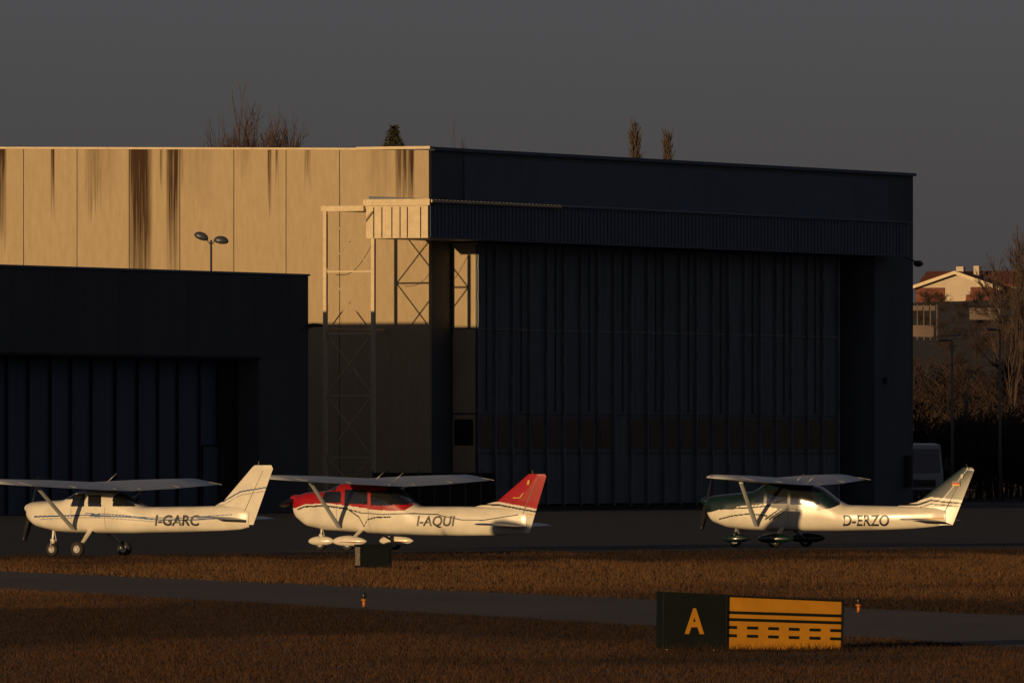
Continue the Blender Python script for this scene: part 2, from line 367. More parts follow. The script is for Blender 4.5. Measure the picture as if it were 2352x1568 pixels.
# low dark fence in front of the hangar corner
fe=MB(); D=556; xa_,xb_=sx(856,D),sx(1140,D); n_=8
for i in range(n_):
    a=xa_+(xb_-xa_)*i/n_; c=xa_+(xb_-xa_)*(i+1)/n_
    fe.box(a+.04,c-.04,D,D+.05,.15,1.85,'dark'); fe.box(a-.04,a+.035,D-.03,D+.06,0,1.95,'doorrib')
fe.obj('low_fence')
# ------------------------------------------------------------ lamps
def lamp_double(name,x,y,h):
    e=empty(name,(x,y,0)); m=MB()
    m.tube((0,0,0),(0,0,h),.09,.05,'lampm',8)
    for s_ in(-1,1):
        m.tube((0,0,h-.25),(s_*.22,0,h+.02),.035,.03,'lampm',6)
        m.ell((s_*.48,0,h+(.14 if s_<0 else -.05)),.36,.2,.24,'lampm',fn=lambda p:(p.x,p.y,p.z*(1.0 if p.z>0 else .6)),rot=Matrix.Rotation((.35 if s_<0 else .12),3,'Y'))
    m.obj('post_and_heads',e,True)
lamp_double('street_lamp',sx(485,544.5),544.5,sz(551,544.5))
def lamp_single(name,px,py,D,side=-1):
    e=empty(name,(sx(px,D),D,0)); h=sz(py,D); m=MB()
    m.tube((0,0,0),(0,0,h),.1,.06,'pole',8); m.tube((0,0,h),(side*.35,0,h+.06),.05,.05,'pole',6); m.ell((side*.5,0,h+.05),.3,.12,.08,'pole'); m.obj('post_and_head',e,True)
lamp_single('street_lamp',2187,783,660,-1); lamp_single('street_lamp',2297,758,665,-1)
# ------------------------------------------------------------ terrain hill
def hz(x,y):
    t=np.clip((y-690)/480,0,1); s_=t*t*(3-2*t)
    return -.3+s_*18.6+ .8*np.sin(x*.05+y*.02)*s_
hl=MB(); nx,ny=40,60; vs=[];fs=[]
for j in range(ny+1):
    yv=670+ (j/ny)**1.6*2600
    for i in range(nx+1):
        xv=-500+1000*i/nx; vs.append((xv,yv,float(hz(xv,yv))))
for j in range(ny):
    for i in range(nx):
        a=j*(nx+1)+i; fs.append((a,a+1,a+nx+2,a+nx+1))
M['hillm']=mat('hillside',(.022,.014,.010),(.014,.010,.008),.06,.95)
hl.add(vs,fs,'hillm'); hl.obj('hillside',smooth=True)
# ------------------------------------------------------------ trees
RMIN=.03
def grow(m,p,d,L,r,lev,maxlev,k,spread,upb,nch,rr):
    seg=3 if lev<2 else 2; q=Vector(p); d=Vector(d).normalized()
    pts=[q.copy()]
    for i in range(seg):
        d=(d+Vector((rr.gauss(0,.10),rr.gauss(0,.10),rr.gauss(0,.06)+upb*.12))).normalized()
        q2=q+d*(L/seg); ra=max(RMIN,r*(1-.55*i/seg)); rb=max(RMIN*.7,r*(1-.55*(i+1)/seg))
        m.tube(q,q2,ra,rb,k,(6 if lev==0 else 3),cap=False); q=q2; pts.append(q.copy())
    if lev>=maxlev: return
    for c in range(nch):
        f=rr.uniform(.35,1) if c else 1.0
        idx=f*seg; i0=min(int(idx),seg-1); pp=pts[i0].lerp(pts[i0+1],idx-i0)
        az=rr.uniform(0,2*math.pi); sp=spread*rr.uniform(.5,1.3)
        t=Vector((0,0,1)) if abs(d.z)<.9 else Vector((1,0,0)); u=d.cross(t).normalized(); w_=d.cross(u)
        nd=(d*math.cos(sp)+(u*math.cos(az)+w_*math.sin(az))*math.sin(sp)+Vector((0,0,upb*.25))).normalized()
        grow(m,pp,nd,L*rr.uniform(.5,.75),r*.42,lev+1,maxlev,k,spread,upb,nch,rr)
def bare_mesh(seed,h,k='twig',spread=.6,upb=.5,nch=5,maxlev=4,r=.02,wide=1.0,pc=100,cx=None):
    rr=random.Random(seed); m=MB()
    grow(m,(0,0,0),(0,0,1),h*.42,h*r,0,maxlev,k,spread,upb,nch,rr)
    V=np.array(m.v); zs=np.percentile(V[:,2],pc); xo=0
    if pc<100:
        hi=V[V[:,2]>np.percentile(V[:,2],94)]; xo=hi[:,0].mean()
    m.v=[((v[0]-xo*min(1,v[2]/zs))*h/zs*wide,v[1]*h/zs*wide,v[2]*h/zs) for v in m.v]
    return m
def poplar_mesh(seed,h,wd):
    rr=random.Random(seed); m=MB(); m.tube((0,0,0),(0,0,h*.97),h*.012,.02,'poplar',6)
    for i in range(380):
        z=h*rr.uniform(.12,.93); az=rr.uniform(0,6.283); env=wd*math.sin(math.pi*min(1,max(0,(z/h-.05)/.98))**.9)**.45
        L=rr.uniform(.5,1.0)*h*.08; out=env*rr.uniform(.3,1)
        a=Vector((0,0,z)); b_=Vector((math.cos(az)*out,math.sin(az)*out,z+L))
        m.tube(a,b_,.05,.015,'poplar',3,cap=False)
        for j in range(7):
            s_=a.lerp(b_,rr.uniform(.3,1)); e_=s_+Vector((rr.gauss(0,.2),rr.gauss(0,.2),rr.uniform(.3,1.0)))
            m.tube(s_,e_,.03,.015,'poplar',3,cap=False)
    zs=max(v[2] for v in m.v); m.v=[(v[0],v[1],v[2]*h/zs) for v in m.v]
    return m
def put(m,name,px,D,dx=0): 
    x=sx(px,D); return m.obj(name,loc=(x,D,float(hz(x,D))-.1 if D>690 else 0))
Dt=760
hgt=lambda py,D,x: sz(py,D)-float(hz(x,D))
for sd,px,py in ((3,545,308),(11,578,312),(5,612,312),(17,645,313)):
    x=sx(px,Dt); put(bare_mesh(sd,hgt(py,Dt,x),spread=.6,nch=5,maxlev=5,wide=.42,pc=98.6),'bare_tree',px,Dt)
put(bare_mesh(21,hgt(322,Dt,0),spread=.5,nch=4,maxlev=5,wide=.22,pc=99),'bare_tree',1052,Dt)
put(bare_mesh(25,hgt(326,Dt,0),spread=.5,nch=4,wide=.3,pc=99),'bare_tree',503,Dt)
put(poplar_mesh(1,hgt(262,Dt,8),.62),'poplar_tree',1458,Dt); put(poplar_mesh(2,hgt(288,Dt,10),.5),'poplar_tree',1532,Dt)
rr=random.Random(4); m=MB(); hc=hgt(290,Dt,-8); m.tube((0,0,0),(0,0,hc*.96),.3,.05,'bark',8)
for i in range(5200):
    z=hc*(1-rr.random()**1.0*.8); rad=min(.9,(hc-z)*1.1+.2)*(.75+.35*math.sin(z*2.3+1)); az=rr.uniform(0,6.283); ro=rad*rr.uniform(.3,1.0)
    p=Vector((math.cos(az)*ro,math.sin(az)*ro,z)); s_=.17
    a=p+Vector((rr.gauss(0,s_),rr.gauss(0,s_),rr.gauss(0,s_))); b2=p+Vector((rr.gauss(0,s_),rr.gauss(0,s_),rr.gauss(0,s_)))
    m.add([p,a,b2],[(0,1,2)],'conif')
put(m,'conifer_tree',905,Dt)
for sd,px,py,D,wd_ in ((31,2325,520,790,.42),(33,2375,512,830,.7)):
    x=sx(px,D); put(bare_mesh(sd,hgt(py,D,x),spread=.6,nch=5,maxlev=5,wide=wd_),'bare_tree',px,D)
x=sx(2203,700); put(bare_mesh(41,hgt(850,700,x),k='birch',spread=.35,upb=1,nch=4,maxlev=3,r=.012,wide=.5),'birch_tree',2203,700)
wl=empty('woodland',(0,0,0)); RMIN=.02
base_m=[bare_mesh(50+i,5.0,k='bush',spread=.75,upb=.3,nch=6,maxlev=3,r=.014).obj('brush',wl).data for i in range(4)]
for o in list(wl.children): 
    o.location=(30+random.uniform(0,10),720,float(hz(30,720)))
for i in range(300):
    D=random.uniform(672,860) if i%3 else random.uniform(860,1120); px=random.uniform(2085,2480); x=sx(px,D)
    o=bpy.data.objects.new('brush',base_m[i%4]); S.collection.objects.link(o); o.parent=wl
    sc=random.uniform(.6,1.3) if D<860 else random.uniform(.3,.5)
    o.location=(x,D,float(hz(x,D))-.2); o.scale=(sc*1.3,sc*1.3,sc); o.rotation_euler[2]=random.uniform(0,6.28)
# ------------------------------------------------------------ house
DH=1200; hx=sx(2200,DH)
he=empty('gable_house',(hx,DH,sz(694,DH)-.2),math.radians(-18)); m=MB()
m.box(-4.6,4.3,0,8,-4,1.9,'hwall')
m.add([(-4.6,0,1.9),(4.3,0,1.9),(-.1,0,3.2)],[(0,1,2)],'hwall')
def slab(m,a,b,c,d,t,kk):
    m.hexa([a,b,c,d]+[(p[0],p[1],p[2]+t) for p in (a,b,c,d)],kk)
slab(m,(-5.1,-.8,1.6),(-.1,-.8,3.25),(-.1,8.3,3.25),(-5.1,8.3,1.6),.22,'hroof')
slab(m,(-.1,-.8,3.25),(5.0,-.8,1.5),(5.0,8.3,1.5),(-.1,8.3,3.25),.22,'hroof')
m.hexa([(-5.1,-.95,1.5),(-.1,-.95,3.15),(-.1,-.82,3.15),(-5.1,-.82,1.5),(-5.1,-.95,1.85),(-.1,-.95,3.5),(-.1,-.82,3.5),(-5.1,-.82,1.85)],'cream')
m.hexa([(-.1,-.95,3.15),(5.0,-.95,1.4),(5.0,-.82,1.4),(-.1,-.82,3.15),(-.1,-.95,3.5),(5.0,-.95,1.75),(5.0,-.82,1.75),(-.1,-.82,3.5)],'cream')
m.box(-.9,-.1,2.5,3.3,3.3,4.0,'hwall'); m.box(.6,1.2,4,4.6,3,4.1,'hwall')
for xa in(-3.6,1.8,3.0): m.box(xa,xa+1.0,-.04,-.003,.2,1.5,'dark')
m.box(-4.0,-1.2,-.7,-.01,0,.1,'hroof'); m.box(-4.6,-1.3,-.05,-.045,-.9,-.1,'hroof'); m.box(.9,4.2,-.05,-.045,-1.2,1.0,'hroof')
m.box(-4.6,-1.4,-.06,-.052,.1,1.75,'hroof'); m.box(1.4,4.3,-.06,-.052,1.0,1.8,'hroof'); m.box(-4.7,4.4,-.3,-.07,-4,-.6,'hroof')
slab(m,(-5.4,3,1.9),(7.5,3,1.9),(7.5,7,3.4),(-5.4,7,3.4),.2,'hroof')
m.box(4.303,7.2,3.5,7.5,-4,2.2,'hwall')
m.obj('house_body',he)
M['gwall']=mat('garden_wall_plaster',(.15,.11,.09),(.09,.07,.06),.4,.9)
gw=MB(); D=1000; 
for i,(a,b2,yt,yb) in enumerate([(2088,2148,702,708),(2230,2300,706,728),(2088,2150,745,770)]):
    gw.box(sx(a,D),sx(b2,D),D+i*3,D+i*3+.3,sz(yb,D)-.2,sz(yt,D),'gwall')
for p in range(2090,2152,15): gw.box(sx(p,D)-.04,sx(p,D)+.04,D-2,D-1.9,sz(790,D),sz(700,D),'gwall')
gw.obj('garden_wall')
# ------------------------------------------------------------ truck
te=empty('truck',(22.95,640,0),math.radians(8)); m=MB()
m.hexa([(-1.15,-1,.5),(1.15,-1,.5),(1.15,1.2,.5),(-1.15,1.2,.5),(-1.15,-1.05,1.6),(1.15,-1.05,1.6),(1.15,1.2,1.6),(-1.15,1.2,1.6)],'truckp')
m.hexa([(-1.15,-1.05,1.603),(1.15,-1.05,1.603),(1.15,1.2,1.603),(-1.15,1.2,1.603),(-1.02,-.75,3.3),(1.02,-.75,3.3),(1.05,1.2,3.4),(-1.05,1.2,3.4)],'truckp')
m.hexa([(-1.0,-1.08,1.75),(1.0,-1.08,1.75),(1.0,-.9,1.75),(-1.0,-.9,1.75),(-.93,-.88,3.08),(.93,-.88,3.08),(.93,-.7,3.08),(-.93,-.7,3.08)],'glass')
m.box(-1.2,1.2,-1.15,-1.06,.45,.8,'black'); m.box(-.7,.7,-1.1,-1.06,.95,1.35,'black')
for s_ in(-1,1):
    m.box(s_*.95-.15,s_*.95+.15,-1.2,-1.153,.55,.72,'metal'); m.box(s_*1.35-.1,s_*1.35+.1,-1.1,-1.0,1.9,2.5,'black')
    for yv in(0,4.5): m.tube((s_*1.05-.14,yv,.48),(s_*1.05+.14,yv,.48),.48,.48,'rubber',18)
m.box(-1.2,1.2,1.35,7.0,.9,3.3,'facade')
m.obj('cab_and_body',te)
# ------------------------------------------------------------ aircraft
def text_mesh(body,size,shear=0,ofs=0):
    c=bpy.data.curves.new('t','FONT'); c.body=body; c.size=size; c.shear=shear; c.offset=ofs; c.resolution_u=4
    o=bpy.data.objects.new('t',c); S.collection.objects.link(o); bpy.context.view_layer.update()
    me=bpy.data.meshes.new_from_object(o); bpy.data.objects.remove(o)
    return me
def airfoil(n=14):
    xs=[.5*(1-math.cos(math.pi*i/n)) for i in range(n+1)]
    th=lambda x:(.2969*math.sqrt(x)-.126*x-.3516*x*x+.2843*x**3-.1015*x**4)
    up=[(x, th(x)*.75+.02*math.sin(math.pi*x)) for x in xs]; lo_=[(x,-th(x)*.4+.02*math.sin(math.pi*x)) for x in xs[1:-1]]
    return up+lo_[::-1]
AF=airfoil()
def loft(m,secs,k):
    n=len(secs[0]); vs=[p for s_ in secs for p in s_]; fs=[]
    for j in range(len(secs)-1):
        for i in range(n):
            a=j*n+i;b2=j*n+(i+1)%n; fs.append((a,b2,b2+n,a+n))
    fs.append(tuple(range(n))[::-1]); fs.append(tuple(range((len(secs)-1)*n,len(secs)*n)))
    m.add(vs,fs,k)
def plane(c):
    D=c['D']; s=F/D; a=math.radians(c['a']); sc=s*math.cos(a); ss=s*math.sin(a); gy=YH+s*H; x0=c['x0']
    e=empty('light_aircraft',(sx(x0,D),D,.004)); 
    e.rotation_euler[2]=-a
    U=lambda px:(px-x0)/sc
    W=lambda py:(gy-py)/s
    PX=lambda u,v:x0+sc*u-abs(v)*ss
    PY=lambda w_:gy-s*w_
    R=c['rows']; ru=np.array([U(r[0]) for r in R]); rt=np.array([W(r[1]) for r in R]); rb=np.array([W(r[2]) for r in R]); rh=np.array([r[3] for r in R])
    nu=520; us=np.linspace(ru[0],ru[-1],nu)
    def prof(u):
        us2=u+np.linspace(-.07,.07,7)
        T=np.interp(us2,ru,rt).mean(); B=np.interp(us2,ru,rb).mean(); Hh=np.interp(us2,ru,rh).mean()
        nn=np.interp(u,[0,.6,1.3,3.3,4.5,8],[2.3,2.8,3.2,3.2,2.5,2.2]); return T,B,Hh,nn
    ns=168; P=[]; ph=np.linspace(0,2*np.pi,721); cph,sph=np.cos(ph),np.sin(ph)
    for u in us:
        T,B,Hh,nn=prof(u); mid=(T+B)/2; hh=(T-B)/2
        v=Hh*np.sign(cph)*np.abs(cph)**(2/nn); w_=mid+hh*np.sign(sph)*np.abs(sph)**(2/nn)
        dl=np.concatenate([[0],np.cumsum(np.hypot(np.diff(v),np.diff(w_)))]); tt=np.linspace(0,dl[-1],ns+1)[:-1]
        for vv,wv in zip(np.interp(tt,dl,v),np.interp(tt,dl,w_)): P.append((u,float(vv),float(wv)))
    m=MB(); paint=c['paint']
    m.v=[(p[0],-p[1],p[2]) for p in P]
    for j in range(nu-1):
        for i in range(ns):
            A=j*ns+i;B2=j*ns+(i+1)%ns; p=P[A];q=P[B2+ns]
            u=(p[0]+q[0])/2;v=(p[1]+q[1])/2;w_=(p[2]+q[2])/2
            k=paint(PX(u,v),PY(w_),u,v,w_)
            m.f.append((A,B2,B2+ns,A+ns)); m.m.append(m.mi(k))
    m.f.append(tuple(range(ns))[::-1]); m.m.append(m.mi(paint(PX(us[0],0),PY(W(R[0][1])),us[0],0,1)))
    m.obj('fuselage',e,True)
    def surf(u,w_):
        T,B,Hh,nn=prof(u); mid=(T+B)/2; hh=(T-B)/2; t=min(.999,abs((w_-mid)/hh)); return Hh*(1-t**nn)**(1/nn)
    for (txt,pxa,pxb,pyt,pyb,shear) in c['text']:
        me=text_mesh(txt,1.0,shear,.02); vv=np.array([v.co[:] for v in me.vertices]); mn=vv.min(0);mxv=vv.max(0)
        wt,wb=W(pyt),W(pyb); uc=U((pxa+pxb)/2); vsd=surf(uc,(wt+wb)/2); sh_=vsd*ss/sc
        ua,ub=U(pxa)+sh_,U(pxb)+sh_
        for v in me.vertices:
            fx=(v.co.x-mn[0])/(mxv[0]-mn[0]); fz=(v.co.y-mn[1])/(mxv[1]-mn[1])
            u=ua+(ub-ua)*fx; w_=wb+(wt-wb)*fz
            v.co=(u,-(surf(u,w_)+.014),w_)
        me.materials.clear(); me.materials.append(M['black']); o=bpy.data.objects.new('registration',me); S.collection.objects.link(o); o.parent=e
    f=c['fin']; pts=[(U(p[0]),W(p[1])) for p in f]
    m=MB(); NW,NU=90,60; wl_=pts[4][1]; wh=pts[2][1]
    led=[(pts[5][0]-.1,wl_),(pts[0][0],pts[0][1]-.04),(pts[0][0]+.02,pts[0][1]),(pts[1][0],pts[1][1]),(pts[2][0]-.04,pts[2][1]-.05),(pts[2][0]+.03,pts[2][1])]
    lw=[p[1] for p in led]; lu=[p[0] for p in led]
    G=[]
    for j in range(NW+1):
        w_=wl_+(wh-wl_)*j/NW; le=np.interp(w_,lw,lu); te_=np.interp(w_,[pts[4][1],pts[3][1],wh],[pts[4][0],pts[3][0],pts[3][0]-.05])
        for i in range(NU+1):
            t=i/NU; th=.055*(1-.5*j/NW)*(math.sqrt(max(0,t*2)) if t<.5 else 1)*min(1,(1-t)*2.2)+.004
            G.append((le+(te_-le)*t,th,w_))
    for side in(-1,1):
        o_=len(m.v); m.v+=[(g_[0],side*g_[1],g_[2]) for g_ in G]
        for j in range(NW):
            for i in range(NU):
                A=j*(NU+1)+i; g_=G[A]; k=c['finpaint'](x0+sc*(g_[0]+.01),PY(g_[2]+.01))
                fc=(o_+A,o_+A+1,o_+A+NU+2,o_+A+NU+1)
                m.f.append(fc if side<0 else fc[::-1]); m.m.append(m.mi(k))
    n1=(NU+1)*(NW+1); top=NW*(NU+1)
    for i in range(NU): m.f.append((top+i,top+i+1,n1+top+i+1,n1+top+i)); m.m.append(m.mi(c['finpaint'](x0+sc*G[top][0],PY(wh))))
    for j in range(NW):
        A=j*(NU+1)+NU; m.f.append((A,n1+A,n1+A+NU+1,A+NU+1)); m.m.append(m.mi(c['finpaint'](x0+sc*G[A][0],PY(G[A][2]))))
    m.obj('fin',e,True,sharp=40)
    m=MB()
    ha=(pts[4][0]-.38,pts[4][1]+.1); hb=(pts[3][0]-.28,pts[3][1]-.03)
    for sgn in(-1,1): m.tube((ha[0],sgn*.052,ha[1]),(hb[0],sgn*.03,hb[1]),.008,.008,'greyp',4)
    m.tube((pts[2][0]+.15,0,wh),(pts[2][0]+.15,0,wh+.1),.035,.02,'black',8)
    m.obj('rudder_details',e)
    sp=c['span']/2; wu=c['wu']; ww=c['ww']; inc=math.radians(c.get('inc',4.5)); dih=math.radians(1.5); ch0,ch1=1.6,1.1
    m=MB()
    for side in(-1,1):
        secs=[]
        for t,ch,lo2 in ((0.0,ch0,0),(.42,ch0,0),(.7,1.38,.04),(.96,ch1+.05,.12),(.99,ch1*.85,.2),(1.0,ch1*.5,.35)):
            y_=side*sp*t; wz=ww+abs(y_)*math.tan(dih); thk=1.0 if t<.98 else (.6 if t<1 else .2); sec=[]
            for (fx,fz) in AF:
                X=(fx*ch+lo2-.5); Z=fz*ch*thk*1.0
                sec.append((wu+.5+X*math.cos(inc)+Z*math.sin(inc),y_,wz-X*math.sin(inc)+Z*math.cos(inc)))
            secs.append(sec if side>0 else sec[::-1])
        loft(m,secs,'wingp')
    wo=m.obj('wings',e,True,sharp=28)
    m=MB()
    for side in(-1,1):
        for t in (.12,.5,.92):
            y_=side*sp*t; wz=ww+abs(y_)*math.tan(dih)
            X=.62;m.tube((wu+.5+X*math.cos(inc),y_,wz-X*math.sin(inc)+.07),(wu+.5+1.02*math.cos(inc),y_,wz-1.02*math.sin(inc)+.03),.008,.008,'greyp',4)
        b0=Vector((U(c['strut'][0])+.5*ss/sc,side*.5,W(c['strut'][1]))); y_=side*2.75
        b1=Vector((c.get('su',wu+.45),y_,ww+2.75*math.tan(dih)-.06)); m.tube(b0,b1,.075,.065,'wingp',12,sq=.45,up=(1,0,0))
        yt=side*sp*.985; m.ell((wu+.35,yt,ww+sp*math.tan(dih)+.03),.1,.05,.04,'red' if side<0 else 'green',8,6)
    m.obj('wing_struts',e,True,sharp=40)
    m=MB(); hsx=U(c['stab'][0]); hw_=W(c['stab'][1]); hsp=c['stab'][2]; hc=c['stab'][3]
    for side in(-1,1):
        secs=[]
        for t,ch,lo2,tk in((0,hc,0,1),(.95,hc*.75,hc*.2,1),(1,hc*.5,hc*.35,.4)):
            sec=[(hsx+lo2+fx*ch,side*hsp*t,hw_+ (fz-.01)*ch*tk*.65-(lo2+fx*ch)*.05+abs(t)*.03) for fx,fz in AF]; secs.append(sec if side>0 else sec[::-1])
        loft(m,secs,'wingp')
    m.obj('tailplane',e,True,sharp=28)
    m=MB(); gu=c['gear'][0]; nuu=c['gear'][1]; tr=c['gear'][2]/2; fair=c['fair']; r=c['wr']
    def wheel(u,y_,r,wd):
        prof_=[(-wd,.55),(-wd,.85),(-wd*.6,.98),(0,1),(wd*.6,.98),(wd,.85),(wd,.55)]
        n=24; vs=[(u+r*q_[1]*math.cos(2*math.pi*i/n),y_+q_[0],r+r*q_[1]*math.sin(2*math.pi*i/n)) for q_ in prof_ for i in range(n)]
        m.add(vs,[(j*n+i,j*n+(i+1)%n,(j+1)*n+(i+1)%n,(j+1)*n+i) for j in range(6) for i in range(n)],'rubber')
        for sg in(-1,1):
            m.tube((u,y_,r),(u,y_+sg*wd*.9,r),r*.56,r*.5,'metal',20); m.tube((u,y_,r),(u,y_+sg*wd*1.25,r),r*.2,r*.16,'white',12)
    Tb=prof(gu)[1]
    for side in(-1,1):
        m.tube((gu-.12,side*.3,Tb+.12),(gu,side*(tr-.1),r+.06),.085,.05,'white' ,8,sq=.5,up=(1,0,0))
        wheel(gu,side*tr,r,.075)
        if fair:
            m.ell((gu+.05,side*tr,r+.06),.55,.15,.17,fair,20,14,fn=lambda p:(p.x,p.y*(1-.35*max(0,p.x)),(p.z*(1-.3*max(0,p.x))) if p.z>0 else p.z*.8+.12*max(0,p.x)))
            if fair=='white':
                m.ell((gu+.05,side*(tr+.004),r+.04),.5,.152,.03,'red',20,8)
    Tn=prof(nuu)[1]
    m.tube((nuu+.05,0,Tn+.15),(nuu-.0,0,r+.15),.045,.035,'metal',8); m.tube((nuu+.02,0,r+.25),(nuu,.0,r+.1),.07,.06,'white' if not fair else fair,8)
    m.tube((nuu+.06,0,Tn-.02),(nuu+.12,0,r+.2),.018,.018,'metal',6)
    for sg in(-1,1): m.tube((nuu,sg*.09,r),(nuu,sg*.07,r+.2),.02,.02,'metal',6)
    wheel(nuu,0,r*.9,.065)
    if fair: m.ell((nuu+.02,0,r+.05),.42,.13,.15,fair,20,14,fn=lambda p:(p.x,p.y*(1-.35*max(0,p.x)),p.z if p.z>0 else p.z*.8+.1*max(0,p.x)))
    m.obj('landing_gear',e,True,sharp=40)
    m=MB(); wn=W(c['spin']); m.ell((.16,0,wn),.2,.13,.13,c['spinc'],16,12)
    pa=math.radians(c['prop']); n=12
    for sg in(0,1):
        A=pa+math.pi*sg; dr_=Vector((0,math.cos(A),math.sin(A))); tn=Vector((0,-math.sin(A),math.cos(A))); secs=[]
        for i in range(n+1):
            t=i/n; rad=.06+.86*t; chd=.05+.05*math.sin(math.pi*min(1,t*.9+.1))**.7; tw_=math.radians(60-42*t)
            ax=(tn*math.cos(tw_)+Vector((1,0,0))*math.sin(tw_)); nr=(tn*-math.sin(tw_)+Vector((1,0,0))*math.cos(tw_)); cpt=Vector((.16,0,wn))+dr_*rad
            secs.append([cpt+ax*chd,cpt+nr*.012,cpt-ax*chd,cpt-nr*.012])
        loft(m,secs,'black')
    m.obj('propeller',e,True)
    m=MB()
    for (pa_,pb_,ya_,yb_) in c['ant']:
        m.tube((U(pa_),0,W(ya_)),(U(pb_),0,W(yb_)),.014,.008,'metal',6)
    du=U(c['strut'][0])+.5*ss/sc
    for uu in (du-.05,du+.98):
        wt_=W(c['sill']); prev=None
        for i in range(9):
            w_=wt_-(wt_-prof(uu)[1]-.12)*i/8; p=(uu,-(surf(uu,w_)+.002),w_)
            if prev: m.tube(prev,p,.006,.006,'greyp',4)
            prev=p
    m.tube((U(R[3][0])+.25,.15,prof(.8)[1]+.05),(U(R[3][0])+.35,.15,prof(.8)[1]-.13),.035,.035,'black',8)
    m.obj('antennas_and_door_seams',e,True)
    for (px_,py_,wpx,hpx,k,dv) in c.get('finmarks',[]):
        mm=MB(); u0,u1=U(px_-wpx/2),U(px_+wpx/2); w0,w1=W(py_+hpx/2),W(py_-hpx/2)
        shr=dv; mm.add([(u0,-.075,w0),(u1,-.075,w0),(u1+shr,-.075,w1),(u0+shr,-.075,w1)],[(0,1,2,3)],k); mm.obj('fin_mark',e)
    return e
def near(px,py,pts,hw):
    if px<pts[0][0] or px>pts[-1][0]: return False
    yv=np.interp(px,[p[0] for p in pts],[p[1] for p in pts]); return abs(py-yv)<hw
def win(px,py,rects):
    for (a,b2,t,bt,sl) in rects:
        f_=(py-t)/(bt-t)
        if 0<=f_<=1 and a[0]+(a[1]-a[0])*f_<=px<=b2[0]+(b2[1]-b2[0])*f_: return True
    return False
I=np.interp
def paint1(px,py,u,v,w_):
    if 1.40<u<1.76 and py<1146 and abs(v)<.5: return 'glass'
    if abs(v)>.2 and win(px,py,[((176,166),(200,198),1134,1162,0),((207,207),(238,238),1136,1163,0),((266,264),(300,318),1141,1162,0)]): return 'glass'
    if abs(v)<=.45 and 2.95<u<3.55 and py<1157: return 'glass'
    if near(px,py,[(80,1186),(140,1184),(200,1182),(300,1186),(380,1193),(450,1192),(520,1188)],1.6): return 'blue'
    if near(px,py,[(95,1192),(150,1189),(230,1187),(330,1194),(400,1200),(440,1200)],1.2): return 'greyp'
    if near(px,py,[(200,1179),(260,1180),(340,1187),(420,1188),(540,1180)],1.0): return 'blue'
    return 'white'
def fin1(px,py):
    yb=I(px,[520,560,620],[1150,1128,1118]); 
    if abs(py-yb)<1.5: return 'blue'
    if abs(py-yb-8)<1.0 : return 'greyp'
    return 'white'
plane(dict(D=299.5,a=30,x0=60,rows=[(68,1161,1176,.10),(69.5,1156,1188,.24),(76,1153,1197,.34),(92,1151,1209,.42),(140,1149,1220,.48),(160,1147,1222,.5),(192,1128,1223,.52),(250,1127,1224,.52),(280,1130,1224,.49),(325,1157,1224,.42),(345,1163,1223,.38),(450,1162,1220,.26),(520,1160,1217,.17),(560,1162,1214,.1),(580,1170,1208,.04)],
 text=[('I-GARC',364,463,1181,1206,.15)],fin=[(500,1160),(522,1148),(590,1068),(634,1076),(589,1203),(540,1185)],finpaint=fin1,paint=paint1,span=10.2,wu=1.65,ww=1.80,strut=(172,1213),stab=(508,1188,1.5,.9),gear=(2.33,.82,2.3),fair=None,wr=.2,spin=1167,spinc='white',prop=68,ant=[(238,272,1118,1087)],sill=1165))
def paint2(px,py,u,v,w_):
    if 1.26<u<1.70 and py<1126 and abs(v)<.5: return 'glass'
    if abs(v)>.25 and win(px,py,[((748,738),(785,785),1128,1154,0),((794,793),(846,846),1124,1157,0),((853,853),(893,905),1126,1160,0)]): return 'glass'
    if 3.25<u<3.95 and py<1158 and abs(v)<.48 and px>890: return 'glass'
    yb=I(px,[680,700,750,800,850,900,930,950],[1166,1158,1155,1160,1168,1172,1171,1160])
    if py<yb and px<950: return 'red'
    if near(px,py,[(684,1170),(700,1163),(750,1161),(800,1168),(826,1186),(838,1208)],1.8): return 'black'
    if near(px,py,[(838,1208),(846,1192),(866,1187),(900,1186)],1.6): return 'black'
    if near(px,py,[(790,1166),(830,1176),(880,1180),(950,1178),(1010,1180)],1.3): return 'black'
    if near(px,py,[(1010,1182),(1060,1192),(1110,1193),(1190,1180)],1.2): return 'black'
    return 'white'
def fin2(px,py):
    yb=I(px,[1100,1145,1228],[1150,1151,1166])
    if py<yb: return 'red'
    if abs(py-yb-7)<2: return 'black'
    if abs(py-yb-15)<1: return 'gold'
    return 'white'
plane(dict(D=320,a=29.5,x0=670,rows=[(680,1148,1160,.12),(682,1141,1178,.27),(688,1137,1190,.36),(712,1130,1208,.45),(757,1127,1217,.52),(768,1124,1218,.54),(800,1107,1220,.55),(860,1107,1224,.55),(905,1113,1226,.52),(948,1152,1227,.46),(968,1162,1228,.42),(1061,1162,1229,.28),(1120,1163,1228,.2),(1170,1165,1226,.13),(1203,1170,1222,.06),(1210,1180,1215,.03)],
 text=[('I-AQUI',960,1043,1183,1211,.18)],fin=[(1088,1163),(1143,1150),(1212,1088),(1254,1093),(1216,1221),(1150,1200)],finpaint=fin2,paint=paint2,span=11.3,wu=2.08,su=2.25,ww=1.86,strut=(780,1209),stab=(1138,1203,1.6,1.0),gear=(2.6,.95,2.6),fair='white',wr=.19,spin=1146,spinc='red',prop=12,ant=[(850,882,1114,1085),(898,928,1112,1085)],sill=1160,
 finmarks=[(1215,1107,5,10,'gold',.03),(1196,1137,3,12,'gold',.12),(1189,1142,16,2,'gold',0)]))
